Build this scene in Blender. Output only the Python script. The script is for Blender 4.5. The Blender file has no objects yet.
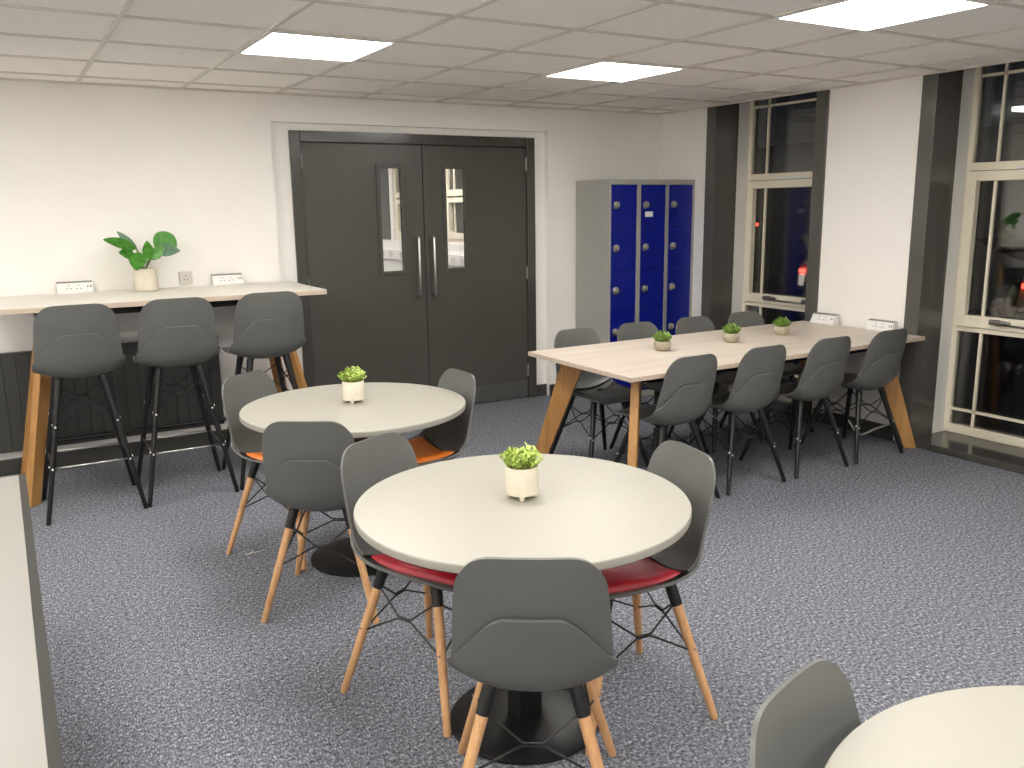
import bpy, bmesh, math, random
from mathutils import Vector, Matrix
random.seed(7)
PI = math.pi
sc = bpy.context.scene
COL = sc.collection

# ------------------------------------------------------------------ camera, world, exposure
cam_data = bpy.data.cameras.new('camera')
cam_data.sensor_fit = 'HORIZONTAL'
cam_data.sensor_width = 36.0
cam_data.lens = 858.87 / 1024 * 36.0
cam_data.clip_start = 0.05
cam = bpy.data.objects.new('camera', cam_data)
COL.objects.link(cam)
yaw, pitch, roll = 0.5331, -0.2034, -0.0144
fwd = Vector((math.sin(yaw) * math.cos(pitch), math.cos(yaw) * math.cos(pitch), math.sin(pitch)))
right = Vector((math.cos(yaw), -math.sin(yaw), 0))
up = right.cross(fwd)
r2 = right * math.cos(roll) + up * math.sin(roll)
u2 = -right * math.sin(roll) + up * math.cos(roll)
cam.matrix_world = Matrix(((r2.x, u2.x, -fwd.x, -1.1355), (r2.y, u2.y, -fwd.y, -5.161),
                           (r2.z, u2.z, -fwd.z, 1.594), (0, 0, 0, 1)))
sc.camera = cam

world = bpy.data.worlds.new('night')
sc.world = world
world.use_nodes = True
bg = world.node_tree.nodes['Background']
bg.inputs[0].default_value = (0.040, 0.043, 0.048, 1)
bg.inputs[1].default_value = 0.2

PANEL_STRENGTH = 19.8          # every recessed ceiling panel
PANEL_COLOUR = (1.0, 0.968, 0.918)
sc.view_settings.view_transform = 'Standard'
sc.view_settings.look = 'None'
sc.view_settings.gamma = 1
sc.view_settings.use_curve_mapping = False
sc.view_settings.exposure = 0.22
try:
    sc.cycles.use_denoising = True
    sc.cycles.max_bounces = 10
    sc.cycles.diffuse_bounces = 6
    sc.cycles.transmission_bounces = 10
    sc.cycles.glossy_bounces = 5
    sc.cycles.caustics_reflective = False
    sc.cycles.caustics_refractive = False
except Exception:
    pass

# ------------------------------------------------------------------ material helpers
def srgb(r, g, b):
    def f(c):
        c /= 255
        return c / 12.92 if c <= 0.04045 else ((c + 0.055) / 1.055) ** 2.4
    return (f(r), f(g), f(b), 1)

def new_mat(name, col, rough=0.5, metal=0.0, spec=0.5, coat=0.0):
    m = bpy.data.materials.new(name)
    m.use_nodes = True
    b = m.node_tree.nodes['Principled BSDF']
    b.inputs['Base Color'].default_value = col
    b.inputs['Roughness'].default_value = rough
    b.inputs['Metallic'].default_value = metal
    b.inputs['Specular IOR Level'].default_value = spec
    b.inputs['Coat Weight'].default_value = coat
    return m

def nodes(m):
    return m.node_tree.nodes, m.node_tree.links, m.node_tree.nodes['Principled BSDF']

def coords(m, kind='Object', scale=(1, 1, 1)):
    n, l, b = nodes(m)
    tc = n.new('ShaderNodeTexCoord')
    mp = n.new('ShaderNodeMapping')
    mp.inputs['Scale'].default_value = scale
    l.new(tc.outputs[kind], mp.inputs['Vector'])
    return mp.outputs['Vector']

def noise(m, vec, scale, detail=4, rough=0.6):
    n, l, b = nodes(m)
    t = n.new('ShaderNodeTexNoise')
    t.inputs['Scale'].default_value = scale
    t.inputs['Detail'].default_value = detail
    t.inputs['Roughness'].default_value = rough
    l.new(vec, t.inputs['Vector'])
    return t.outputs['Fac']

def ramp(m, fac, stops):
    n, l, b = nodes(m)
    r = n.new('ShaderNodeValToRGB')
    els = r.color_ramp.elements
    while len(els) < len(stops):
        els.new(0.5)
    for e, (p, c) in zip(els, stops):
        e.position = p
        e.color = c
    l.new(fac, r.inputs['Fac'])
    return r.outputs['Color']

def bump(m, fac, strength=0.2, dist=0.002):
    n, l, b = nodes(m)
    t = n.new('ShaderNodeBump')
    t.inputs['Strength'].default_value = strength
    t.inputs['Distance'].default_value = dist
    l.new(fac, t.inputs['Height'])
    l.new(t.outputs['Normal'], b.inputs['Normal'])

def set_col(m, out):
    n, l, b = nodes(m)
    l.new(out, b.inputs['Base Color'])

def plain(name, rgb, rough=0.5, metal=0.0, spec=0.5, var=0.04, nscale=12, bstr=0.0, bscale=300, coat=0.0):
    """a painted / moulded surface with slight tonal variation"""
    c = srgb(*rgb)
    m = new_mat(name, c, rough, metal, spec, coat)
    v = coords(m)
    f = noise(m, v, nscale)
    lo = tuple(x * (1 - var) for x in c[:3]) + (1,)
    hi = tuple(min(1, x * (1 + var)) for x in c[:3]) + (1,)
    set_col(m, ramp(m, f, [(0.3, lo), (0.7, hi)]))
    if bstr:
        bump(m, noise(m, v, bscale, 2), bstr, 0.001)
    return m

def wood(name, dark, light, along='X', rough=0.45, scale=1.0, bands=(30, 30, 30)):
    m = new_mat(name, srgb(*light), rough)
    s = [26 * scale, 26 * scale, 26 * scale]
    s['XYZ'.index(along)] = 1.6 * scale
    v = coords(m, 'Object', tuple(s))
    f1 = noise(m, v, 1.0, 6, 0.65)
    s2 = [140 * scale] * 3
    s2['XYZ'.index(along)] = 5 * scale
    f2 = noise(m, coords(m, 'Object', tuple(s2)), 1.0, 3, 0.5)
    n, l, b = nodes(m)
    mix = n.new('ShaderNodeMath'); mix.operation = 'MULTIPLY_ADD'
    mix.inputs[1].default_value = 0.35
    l.new(f2, mix.inputs[0]); l.new(f1, mix.inputs[2])
    set_col(m, ramp(m, mix.outputs[0], [(0.42, srgb(*dark)), (0.85, srgb(*light))]))
    bump(m, f2, 0.08, 0.001)
    return m

M = {}
M['wall'] = plain('wall_paint', (240, 237, 232), 0.6, var=0.015, nscale=3, bstr=0.05, bscale=250)
M['ceiling'] = plain('ceiling_tile', (248, 244, 238), 0.9, var=0.02, nscale=60, bstr=0.15, bscale=200)
M['grid'] = plain('ceiling_grid_metal', (212, 206, 198), 0.5, var=0.01)
M['charcoal'] = plain('charcoal_gloss', (76, 74, 69), 0.32, var=0.03, nscale=4, bstr=0.06, bscale=40)
M['charcoal_gloss'] = plain('charcoal_gloss_reveal', (88, 86, 82), 0.16, var=0.03, nscale=4, bstr=0.04, bscale=12)
M['frame_gloss'] = plain('door_frame_gloss', (70, 68, 64), 0.17, var=0.03, nscale=4, bstr=0.25, bscale=14)
M['skirt'] = plain('skirting_dark', (62, 61, 58), 0.35, var=0.03)
M['cream'] = plain('window_cream', (238, 230, 208), 0.35, var=0.015)
M['reveal'] = plain('reveal_white', (232, 231, 228), 0.55, var=0.02)
M['sill'] = plain('sill_dark', (70, 68, 64), 0.12, var=0.15, nscale=6)
M['steel'] = new_mat('brushed_steel', srgb(200, 198, 192), 0.28, 1.0)
M['dull_steel'] = plain('dull_steel', (150, 148, 142), 0.4, 0.8)
M['lock'] = plain('lock_metal', (166, 162, 150), 0.4, 0.3)
M['screw'] = plain('zinc_screw', (222, 222, 220), 0.3, 0.2)
M['kick'] = plain('kick_plate', (118, 118, 116), 0.4, 0.7, var=0.04)
M['white_plastic'] = plain('white_plastic', (232, 230, 226), 0.35, var=0.01)
M['grey_plate'] = plain('grey_plate', (205, 200, 192), 0.4, var=0.01)
M['dark_hole'] = plain('socket_hole', (40, 38, 38), 0.6)
M['shell'] = plain('grey_plastic', (96, 97, 94), 0.36, var=0.02, nscale=8, bstr=0.12, bscale=700)
M['black'] = plain('black_steel', (22, 22, 22), 0.4, var=0.05)
M['black_leg'] = plain('black_wood', (17, 17, 17), 0.38, var=0.08, nscale=30)
M['socket'] = plain('black_socket', (22, 22, 22), 0.5, var=0.05)
M['beech'] = wood('beech_leg', (188, 138, 92), (218, 172, 124), 'Z', 0.45)
M['oak'] = wood('oak_leg', (148, 104, 54), (180, 134, 78), 'Z', 0.45)
M['round_top'] = plain('cream_laminate', (161, 158, 147), 0.42, var=0.012, nscale=40, bstr=0.05, bscale=500)
M['round_edge'] = plain('cream_edge', (163, 160, 150), 0.45, var=0.01)
M['ash'] = wood('pale_ash', (184, 171, 157), (203, 192, 179), 'X', 0.42, 0.8)
M['ash_edge'] = wood('pale_ash_edge', (178, 160, 142), (200, 184, 166), 'X', 0.5)
M['bar_top'] = plain('bar_laminate', (218, 214, 204), 0.4, var=0.012, nscale=20)
M['desk'] = plain('desk_laminate', (134, 131, 125), 0.4, var=0.012, nscale=20)
M['desk_edge'] = plain('desk_edging', (34, 33, 29), 0.5, var=0.03)
M['red'] = plain('red_vinyl', (165, 16, 40), 0.38, var=0.05, bstr=0.1, bscale=500)
M['orange'] = plain('orange_vinyl', (226, 122, 28), 0.4, var=0.05, bstr=0.1, bscale=500)
M['locker_grey'] = plain('locker_grey', (165, 164, 158), 0.45, var=0.02)
M['locker_blue'] = plain('locker_blue', (0, 20, 132), 0.4, var=0.04, nscale=5)
M['pot'] = plain('pot_stone', (214, 206, 188), 0.7, var=0.05, nscale=30, bstr=0.2, bscale=120)
M['bowl_pot'] = plain('bowl_stone', (168, 158, 138), 0.7, var=0.06, nscale=30, bstr=0.2, bscale=120)
M['soil'] = plain('moss_soil', (92, 80, 40), 0.9, var=0.3, nscale=80)
M['radiator'] = plain('boarding_dark', (62, 62, 60), 0.42, var=0.03)
M['stem'] = plain('plant_stem', (96, 120, 60), 0.6)
M['cable'] = plain('white_cable', (205, 203, 198), 0.45)
M['asphalt'] = plain('asphalt', (46, 46, 48), 0.85, var=0.25, nscale=30)
M['brick_far'] = plain('far_render', (74, 72, 72), 0.9, var=0.1)
M['car'] = plain('car_paint', (205, 205, 205), 0.25, var=0.02, coat=0.5)
M['rubber'] = plain('tyre', (16, 16, 16), 0.8)

def leaf_mat(name, dark, light, rough=0.45):
    m = new_mat(name, srgb(*light), rough)
    set_col(m, ramp(m, noise(m, coords(m), 38, 2), [(0.3, srgb(*dark)), (0.72, srgb(*light))]))
    return m
M['lime'] = leaf_mat('lime_leaf', (140, 166, 62), (206, 222, 126))
M['green'] = leaf_mat('mid_leaf', (92, 130, 46), (164, 190, 92))
M['fig'] = leaf_mat('fig_leaf', (34, 92, 18), (80, 152, 42), 0.35)
M['fig_under'] = leaf_mat('fig_leaf_under', (72, 108, 84), (112, 146, 116), 0.5)

def carpet():
    m = new_mat('carpet', srgb(110, 112, 120), 1.0, spec=0.1)
    n, l, b = nodes(m)
    f1 = noise(m, coords(m, 'Object', (175, 72, 100)), 1.0, 3, 0.75)
    f2 = noise(m, coords(m, 'Object', (58, 84, 100)), 1.0, 2, 0.6)
    mx = n.new('ShaderNodeMath'); mx.operation = 'MULTIPLY_ADD'
    mx.inputs[1].default_value = 0.45
    l.new(f2, mx.inputs[0]); l.new(f1, mx.inputs[2])
    set_col(m, ramp(m, mx.outputs[0], [(0.50, srgb(36, 38, 43)), (0.68, srgb(98, 100, 107)), (0.80, srgb(131, 133, 141)), (0.92, srgb(192, 194, 202))]))
    bump(m, mx.outputs[0], 0.5, 0.004)
    return m
M['carpet'] = carpet()

def glass(name):
    m = new_mat(name, (1, 1, 1, 1), 0.0)
    n, l, b = nodes(m)
    b.inputs['Transmission Weight'].default_value = 1.0
    b.inputs['IOR'].default_value = 1.5
    return m
M['glass'] = glass('window_glass')

def emitter(name, col, strength):
    m = new_mat(name, (0.9, 0.9, 0.9, 1), 0.5)
    n, l, b = nodes(m)
    b.inputs['Emission Color'].default_value = tuple(col) + (1,)
    b.inputs['Emission Strength'].default_value = strength
    return m
M['panel'] = emitter('light_diffuser', PANEL_COLOUR, PANEL_STRENGTH)
M['panel_beyond'] = emitter('light_diffuser_beyond', PANEL_COLOUR, PANEL_STRENGTH * 1.25)
M['reverse'] = emitter('pale_glow', (1.0, 0.86, 0.76), 0.35)  # emissive colour of the pale block below a tail light
M['tail'] = emitter('tail_lamp', (1.0, 0.07, 0.04), 3.5)

# ------------------------------------------------------------------ mesh helpers
class MB:
    """collects shapes into one mesh"""
    def __init__(self):
        self.bm = bmesh.new()
        self.mi = 0

    def faces(self, verts, faces, smooth=False):
        vs = [self.bm.verts.new(v) for v in verts]
        for f in faces:
            try:
                fc = self.bm.faces.new([vs[i] for i in f])
                fc.smooth = smooth
                fc.material_index = self.mi
            except ValueError:
                pass
        return vs

    def box(self, x0, x1, y0, y1, z0, z1, bevel=0.0, seg=2):
        before = set(self.bm.verts)
        self.faces([(x0, y0, z0), (x1, y0, z0), (x1, y1, z0), (x0, y1, z0), (x0, y0, z1), (x1, y0, z1), (x1, y1, z1), (x0, y1, z1)],
                   [(0, 3, 2, 1), (4, 5, 6, 7), (0, 1, 5, 4), (1, 2, 6, 5), (2, 3, 7, 6), (3, 0, 4, 7)])
        if bevel:
            nv = [v for v in self.bm.verts if v not in before]
            es = list({e for v in nv for e in v.link_edges})
            r = bmesh.ops.bevel(self.bm, geom=es, offset=bevel, segments=seg, affect='EDGES', profile=0.5)
            for f in r['faces']:
                f.material_index = self.mi
        return self

    def prism(self, poly, axis, a0, a1, bevel=0.0):
        """extrude polygon (2D) along axis between a0 and a1"""
        before = set(self.bm.verts)
        def P(p, a):
            if axis == 'X': return (a, p[0], p[1])
            if axis == 'Y': return (p[0], a, p[1])
            return (p[0], p[1], a)
        n = len(poly)
        self.faces([P(p, a0) for p in poly] + [P(p, a1) for p in poly],
                   [tuple(range(n - 1, -1, -1)), tuple(range(n, 2 * n))] + [(i, (i + 1) % n, n + (i + 1) % n, n + i) for i in range(n)])
        if bevel:
            nv = [v for v in self.bm.verts if v not in before]
            es = list({e for v in nv for e in v.link_edges})
            bmesh.ops.bevel(self.bm, geom=es, offset=bevel, segments=2, affect='EDGES', profile=0.5)
        return self

    def tube(self, pts, r, n=10, caps=True):
        """swept circle; r a number or a list"""
        pts = [Vector(p) for p in pts]
        rs = r if isinstance(r, (list, tuple)) else [r] * len(pts)
        verts, rings = [], []
        prev = None
        for i, p in enumerate(pts):
            if i == 0: d = pts[1] - pts[0]
            elif i == len(pts) - 1: d = pts[-1] - pts[-2]
            else: d = (pts[i + 1] - p).normalized() + (p - pts[i - 1]).normalized()
            d.normalize()
            if prev is None:
                a = Vector((1, 0, 0)) if abs(d.x) < 0.8 else Vector((0, 1, 0))
                e1 = d.cross(a).normalized()
            else:
                e1 = (prev - d * prev.dot(d)).normalized()
            prev = e1
            e2 = d.cross(e1)
            rings.append(len(verts))
            for k in range(n):
                t = 2 * PI * k / n
                verts.append(p + (e1 * math.cos(t) + e2 * math.sin(t)) * rs[i])
        fs = []
        for i in range(len(pts) - 1):
            a, b = rings[i], rings[i + 1]
            for k in range(n):
                fs.append((a + k, a + (k + 1) % n, b + (k + 1) % n, b + k))
        vs = self.faces(verts, fs, True)
        if caps:
            for st, rev in ((rings[0], True), (rings[-1], False)):
                ring = [vs[st + k] for k in range(n)]
                if rev: ring.reverse()
                f = self.bm.faces.new(ring); f.material_index = self.mi
        return self

    def lathe(self, prof, c=(0, 0, 0), n=40, smooth=True):
        """profile of (r, z) turned round the vertical through c"""
        verts, idx = [], []
        for r, z in prof:
            if r < 1e-6:
                idx.append((len(verts),)); verts.append((c[0], c[1], c[2] + z))
            else:
                s = len(verts)
                for k in range(n):
                    t = 2 * PI * k / n
                    verts.append((c[0] + r * math.cos(t), c[1] + r * math.sin(t), c[2] + z))
                idx.append(tuple(range(s, s + n)))
        fs = []
        for a, b in zip(idx, idx[1:]):
            if len(a) == 1 and len(b) == 1: continue
            for k in range(n):
                k2 = (k + 1) % n
                if len(a) == 1: fs.append((a[0], b[k2], b[k]))
                elif len(b) == 1: fs.append((a[k], a[k2], b[0]))
                else: fs.append((a[k], a[k2], b[k2], b[k]))
        self.faces(verts, fs, smooth)
        return self

    def slab(self, top, bot):
        """closed slab from two equal grids of points"""
        nr, nc = len(top), len(top[0])
        verts = [p for row in top for p in row] + [p for row in bot for p in row]
        o = nr * nc
        fs = []
        for i in range(nr - 1):
            for j in range(nc - 1):
                a, b, c, d = i * nc + j, i * nc + j + 1, (i + 1) * nc + j + 1, (i + 1) * nc + j
                fs.append((a, b, c, d)); fs.append((o + d, o + c, o + b, o + a))
        per = [(0, j) for j in range(nc)] + [(i, nc - 1) for i in range(1, nr)] + [(nr - 1, j) for j in range(nc - 2, -1, -1)] + [(i, 0) for i in range(nr - 2, 0, -1)]
        for k in range(len(per)):
            p, q = per[k], per[(k + 1) % len(per)]
            a, b = p[0] * nc + p[1], q[0] * nc + q[1]
            fs.append((b, a, o + a, o + b))
        self.faces(verts, fs, True)
        return self

    def build(self, name, mat, parent=None, loc=None, sharp=38, smooth_all=False):
        bm = self.bm
        bmesh.ops.remove_doubles(bm, verts=bm.verts, dist=1e-5)
        bmesh.ops.recalc_face_normals(bm, faces=bm.faces)
        for e in bm.edges:
            if len(e.link_faces) == 2 and e.calc_face_angle(0) > math.radians(sharp):
                e.smooth = False
        if smooth_all:
            for f in bm.faces: f.smooth = True
        me = bpy.data.meshes.new(name)
        bm.to_mesh(me); bm.free()
        for m in (mat if isinstance(mat, (list, tuple)) else [mat]):
            me.materials.append(m)
        o = bpy.data.objects.new(name, me)
        COL.objects.link(o)
        if parent is not None: o.parent = parent
        if loc is not None: o.location = loc
        return o

def tag(o, label=None, cat=None, group=None, kind=None):
    if label: o['label'] = label
    if cat: o['category'] = cat
    if group: o['group'] = group
    if kind: o['kind'] = kind
    return o

def empty(name, loc=(0, 0, 0), rz=0.0):
    o = bpy.data.objects.new(name, None)
    o.empty_display_size = 0.1
    COL.objects.link(o)
    o.location = loc
    o.rotation_euler = (0, 0, rz)
    return o

def structure(o):
    o['kind'] = 'structure'
    return o

def copy_tree(o, parent=None):
    c = o.copy()
    COL.objects.link(c)
    c.parent = parent
    for ch in list(o.children):
        copy_tree(ch, c)
    return c

def place(o, x, y, z=0.0, rz=0.0):
    o.location = (x, y, z)
    o.rotation_euler = (0, 0, rz)
    return o

# ------------------------------------------------------------------ the room
H = 2.365                      # suspended ceiling
YB = 0.88                      # back wall face
XR = 3.96                      # window wall face
XL, YF = -3.6, -7.6            # unseen walls
XW = 4.325                      # window frames
HT = 2.75                      # structural height over the window recesses

structure(MB().box(XL, 4.5, YF, 1.02, -0.1, 0.0).build('floor', M['carpet']))
structure(MB().box(XL, XR + 0.005, YF, YB + 0.005, H + 0.006, H + 0.05).build('ceiling', M['ceiling']))
g = MB()
GX = [0.6 * i for i in range(-6, 7)]
GY = [-0.6 * j for j in range(-1, 15)]
for x in GX:
    g.box(x - 0.010, x + 0.010, YF, YB, H - 0.003, H + 0.008)
for y in GY:
    g.box(XL, XR, y - 0.010, y + 0.010, H - 0.0022, H + 0.008)
structure(g.build('ceiling_grid', M['grid']))
t = MB()
t.box(XL, XR, YB - 0.024, YB, H - 0.006, H + 0.006)
t.box(XR - 0.024, XR, YF, YB - 0.024, H - 0.006, H + 0.006)
structure(t.build('trim_ceiling', M['grid']))

# back wall with the shallow recess round the doors
RX0, RX1, RZ = 0.555, 2.80, 2.185          # recess
FX0, FX1, FZ = 0.69, 2.695, 2.135          # door frame outer
YD = 0.935                                 # recess back
w = MB()
w.box(XL, RX0, YB, 1.03, 0, HT)
w.box(RX1, XR + 0.5, YB, 1.03, 0, HT)
w.box(RX0, RX1, YB, 1.03, RZ, HT)
w.box(RX0, FX0, YD, 1.03, 0, RZ)
w.box(FX1, RX1, YD, 1.03, 0, RZ)
w.box(FX0, FX1, YD, 1.03, FZ, RZ)
structure(w.build('wall_back', M['wall']))

def skirting(name, boxes):
    b = MB()
    for q in boxes:
        b.box(*q, bevel=0.004)
    structure(b.build(name, M['skirt']))
skirting('baseboard_back', [(XL, RX0, YB - 0.018, YB, 0, 0.10), (RX1, 3.05, YB - 0.018, YB, 0, 0.10), (FX1, RX1, YD - 0.018, YD, 0, 0.10)])
skirting('baseboard_right', [(XR - 0.018, XR, -1.62, -0.95, 0, 0.10), (XR - 0.018, XR, 0.30, YB, 0, 0.10)])

# window wall
WIN = [(0.172, -0.82), (-1.742, -2.73), (-3.64, -4.64), (-5.55, -6.55)]   # openings
BW = 0.105                                                               # charcoal boards beside them
w = MB()
edges = [YB] + [v for a, b in WIN for v in (a + BW, b - BW)] + [YF]
for i in range(0, len(edges), 2):
    w.box(XR, 4.40, edges[i + 1], edges[i], 0, HT)
structure(w.build('wall_right', M['wall']))
for i, (a, b) in enumerate(WIN):
    p = MB()
    for s, y in ((1, a), (-1, b)):
        y0, y1 = sorted((y, y + s * BW))
        p.box(XR - 0.012, 4.2, y0, y1, 0, HT, bevel=0.003)
    p.mi = 1
    for s, y in ((1, a), (-1, b)):
        y0, y1 = sorted((y, y + s * BW))
        p.box(4.2, 4.40, y0 + (0 if s > 0 else 0.0), y1, 0, HT)
    o = p.build('trim_window_%d' % (i + 1), [M['charcoal_gloss'], M['reveal']])
    structure(o)
    s = MB()
    s.box(XR - 0.03, 4.42, b, a, 0, 0.045, bevel=0.006)
    structure(s.build('sill_%d' % (i + 1), M['sill']))

def window(n, y_far, y_near, detail=True, x=XW, z0=0.045, mats=None):
    """full-height window: fixed light, tilting casement, lower light"""
    r = MB()
    y0, y1 = y_near, y_far
    fw, d = 0.06, 0.07
    x0, x1 = x, x + d
    zc0, zc1, zt = 0.742, 1.83, 2.62
    r.box(x0, x1, y0, y0 + fw, z0, zt, bevel=0.004); r.box(x0, x1, y1 - fw, y1, z0, zt, bevel=0.004)
    r.box(x0, x1, y0 + fw, y1 - fw, z0, z0 + fw, bevel=0.004)
    r.box(x0, x1, y0 + fw, y1 - fw, zt - fw, zt, bevel=0.004)
    r.box(x0, x1, y0 + fw, y1 - fw, zc1 - 0.065, zc1, bevel=0.004)
    r.box(x0, x1, y0 + fw, y1 - fw, zc0, zc0 + 0.045, bevel=0.004)
    root = structure(r.build('window_%d' % n, M['cream']))
    # casement
    c = MB()
    cy0, cy1, cz0, cz1 = y0 + fw - 0.012, y1 - fw + 0.012, zc0 + 0.035, zc1 - 0.055
    cx0, cx1 = x - 0.022, x + 0.03
    cw = 0.062
    c.box(cx0, cx1, cy0, cy0 + cw, cz0, cz1, bevel=0.005); c.box(cx0, cx1, cy1 - cw, cy1, cz0, cz1, bevel=0.005)
    c.box(cx0, cx1, cy0 + cw, cy1 - cw, cz0, cz0 + cw + 0.015, bevel=0.005); c.box(cx0, cx1, cy0 + cw, cy1 - cw, cz1 - cw, cz1, bevel=0.005)
    c.build('casement', M['cream'], root)
    k = MB()  # dark ring standing in for the shaded gap round the casement
    e_ = 0.0035
    for q in ((cy0 - e_, cy0 + 0.01, cz0 - e_, cz1 + e_), (cy1 - 0.01, cy1 + e_, cz0 - e_, cz1 + e_), (cy0, cy1, cz0 - e_, cz0 + 0.01), (cy0, cy1, cz1 - 0.01, cz1 + e_)):
        k.box(x - 0.003, x + 0.002, *q)
    k.build('seam_strip', M['black'], root)
    # glazing bars: a border pattern
    b = MB()
    bx0, bx1 = x + 0.012, x + 0.028
    for (a0, a1, q0, q1, ins, lo, hi) in ((y0 + fw, y1 - fw, zc1, zt - fw, 0.07, False, True), (cy0 + cw, cy1 - cw, cz0 + cw, cz1 - cw, 0.07, False, False), (y0 + fw, y1 - fw, z0 + fw, zc0, 0.11, True, False)):
        for yy in (y0 + 0.215, y1 - 0.215):
            b.box(bx0, bx1, yy - 0.009, yy + 0.009, q0, q1)
        if hi: b.box(bx0, bx1, a0, a1, 2.352, 2.370)
        if lo: b.box(bx0, bx1, a0, a1, 0.20, 0.218)
    b.build('glazing_bars', M['cream'], root)
    for (a0, a1, q0, q1) in ((y0 + fw, y1 - fw, zc1, zt - fw), (cy0 + cw, cy1 - cw, cz0 + cw, cz1 - cw), (y0 + fw, y1 - fw, z0 + fw, zc0)):
        for px in (0.030, 0.050):
            MB().box(x + px, x + px + 0.004, a0 - 0.005, a1 + 0.005, q0 - 0.005, q1 + 0.005).build('pane', M['glass'], root)
    if detail:
        ym = (y0 + y1) / 2
        v = MB()
        v.box(x - 0.012, x, ym - 0.16, ym + 0.16, zc1 - 0.05, zc1 - 0.03, bevel=0.004)
        v.build('trickle_vent', M['white_plastic'], root)
        for hs in (-1, 1):
            h = MB()
            hy = ym + hs * 0.20
            hz = cz0 + 0.05
            h.box(cx0 - 0.012, cx0, hy - 0.035, hy + 0.035, hz - 0.018, hz + 0.018, bevel=0.004)
            h.tube([(cx0 - 0.018, hy, hz), (cx0 - 0.04, hy, hz + 0.002), (cx0 - 0.045, hy - 0.05, hz + 0.008), (cx0 - 0.045, hy - 0.12, hz + 0.004)], [0.016, 0.016, 0.013, 0.010], 10)
            h.build('handle', M['dull_steel'], root)
        h = MB()
        h.tube([(cx0 - 0.012, ym - 0.18, cz0 + 0.036), (cx0 - 0.012, ym + 0.18, cz0 + 0.036)], 0.007, 8)
        h.build('stay_bar', M['dull_steel'], root)
    return root
for i, (a, b) in enumerate(WIN):
    window(i + 1, a + 0.026, b - 0.026)

# unseen walls behind and beside the camera
structure(MB().box(XL - 0.1, XL, YF, 1.03, 0, HT).build('wall_left', M['wall']))
structure(MB().box(XL - 0.1, 4.5, YF - 0.1, YF, 0, HT).build('wall_front', M['wall']))
structure(MB().box(XL - 0.1, 4.5, YF - 0.1, 1.03, HT, HT + 0.1).build('slab_upper', M['wall']))

# ------------------------------------------------------------------ double doors
fr = MB()
FWD = 0.075
y0, y1 = YD - 0.022, 1.03
fr.box(FX0, FX0 + FWD, y0, y1, 0, FZ, bevel=0.004)
fr.box(FX1 - FWD, FX1, y0, y1, 0, FZ, bevel=0.004)
fr.box(FX0 + FWD, FX1 - FWD, y0, y1, FZ - FWD, FZ, bevel=0.004)
fr.box(FX0 + 0.02, FX1 - 0.02, 0.982, 1.025, FZ - FWD - 0.02, FZ - 0.02)          # unseen stops added behind the leaves to block leaking light
fr.box(FX0 + FWD - 0.02, FX0 + FWD + 0.018, 0.982, 1.025, 0, FZ - FWD)
fr.box(FX1 - FWD - 0.018, FX1 - FWD + 0.02, 0.982, 1.025, 0, FZ - FWD)
structure(fr.build('trim_door_frame', M['frame_gloss']))
DX0, DX1, DZ = FX0 + FWD + 0.003, FX1 - FWD - 0.003, FZ - FWD - 0.004
DM = 1.700
DYF, DYB = 0.932, 0.978
def leaf(n, x0, x1, vx0, vx1, hx, hinge_x, kick):
    vz0, vz1 = 1.125, 1.892
    d = MB()
    d.box(x0, vx0, DYF, DYB, 0.006, DZ); d.box(vx1, x1, DYF, DYB, 0.006, DZ)
    d.box(vx0, vx1, DYF, DYB, 0.006, vz0); d.box(vx0, vx1, DYF, DYB, vz1, DZ)
    if n == 1:
        d.box(x1 - 0.012, x1 + 0.014, DYB, DYB + 0.006, 0.006, DZ - 0.03)              # rebate added over the meeting edge to block leaking light
    root = structure(d.build('door_%d' % n, M['charcoal']))
    b = MB()
    for (a0, a1, c0, c1) in ((vx0 - 0.022, vx0 + 0.006, vz0 - 0.022, vz1 + 0.022), (vx1 - 0.006, vx1 + 0.022, vz0 - 0.022, vz1 + 0.022),
                             (vx0 + 0.006, vx1 - 0.006, vz0 - 0.022, vz0 + 0.006), (vx0 + 0.006, vx1 - 0.006, vz1 - 0.006, vz1 + 0.022)):
        b.box(a0, a1, DYF - 0.012, DYF + 0.006, c0, c1, bevel=0.003)
    b.build('glazing_bead', M['charcoal'], root)
    MB().box(vx0 - 0.003, vx1 + 0.003, DYF + 0.018, DYF + 0.024, vz0 - 0.003, vz1 + 0.003).build('vision_pane', M['glass'], root)
    h = MB()
    hz0, hz1, hy = 0.905, 1.395, DYF - 0.06
    h.tube([(hx, DYF, hz0 + 0.02), (hx, hy + 0.02, hz0 + 0.02), (hx, hy + 0.006, hz0 + 0.026), (hx, hy, hz0 + 0.04), (hx, hy, hz1 - 0.04), (hx, hy + 0.006, hz1 - 0.026), (hx, hy + 0.02, hz1 - 0.02), (hx, DYF, hz1 - 0.02)], 0.0105, 12)
    h.build('pull_handle', M['steel'], root)
    for z in (0.24, 1.06, 1.93):
        k = MB()
        k.box(hinge_x - 0.012, hinge_x + 0.012, DYF - 0.006, DYF + 0.004, z - 0.05, z + 0.05)
        k.tube([(hinge_x, DYF - 0.008, z - 0.052), (hinge_x, DYF - 0.008, z + 0.052)], 0.007, 10)
        k.build('hinge', M['dull_steel'], root)
    if kick:
        MB().box(x0 + 0.012, x1 - 0.006, DYF - 0.004, DYF, 0.012, 0.155, bevel=0.001).build('kick_plate', M['kick'], root)
leaf(1, DX0, DM - 0.003, 1.345, 1.525, DM - 0.075, DX0 - 0.004, True)
leaf(2, DM + 0.003, DX1, 1.885, 2.06, DM + 0.053, DX1 + 0.004, True)

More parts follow.
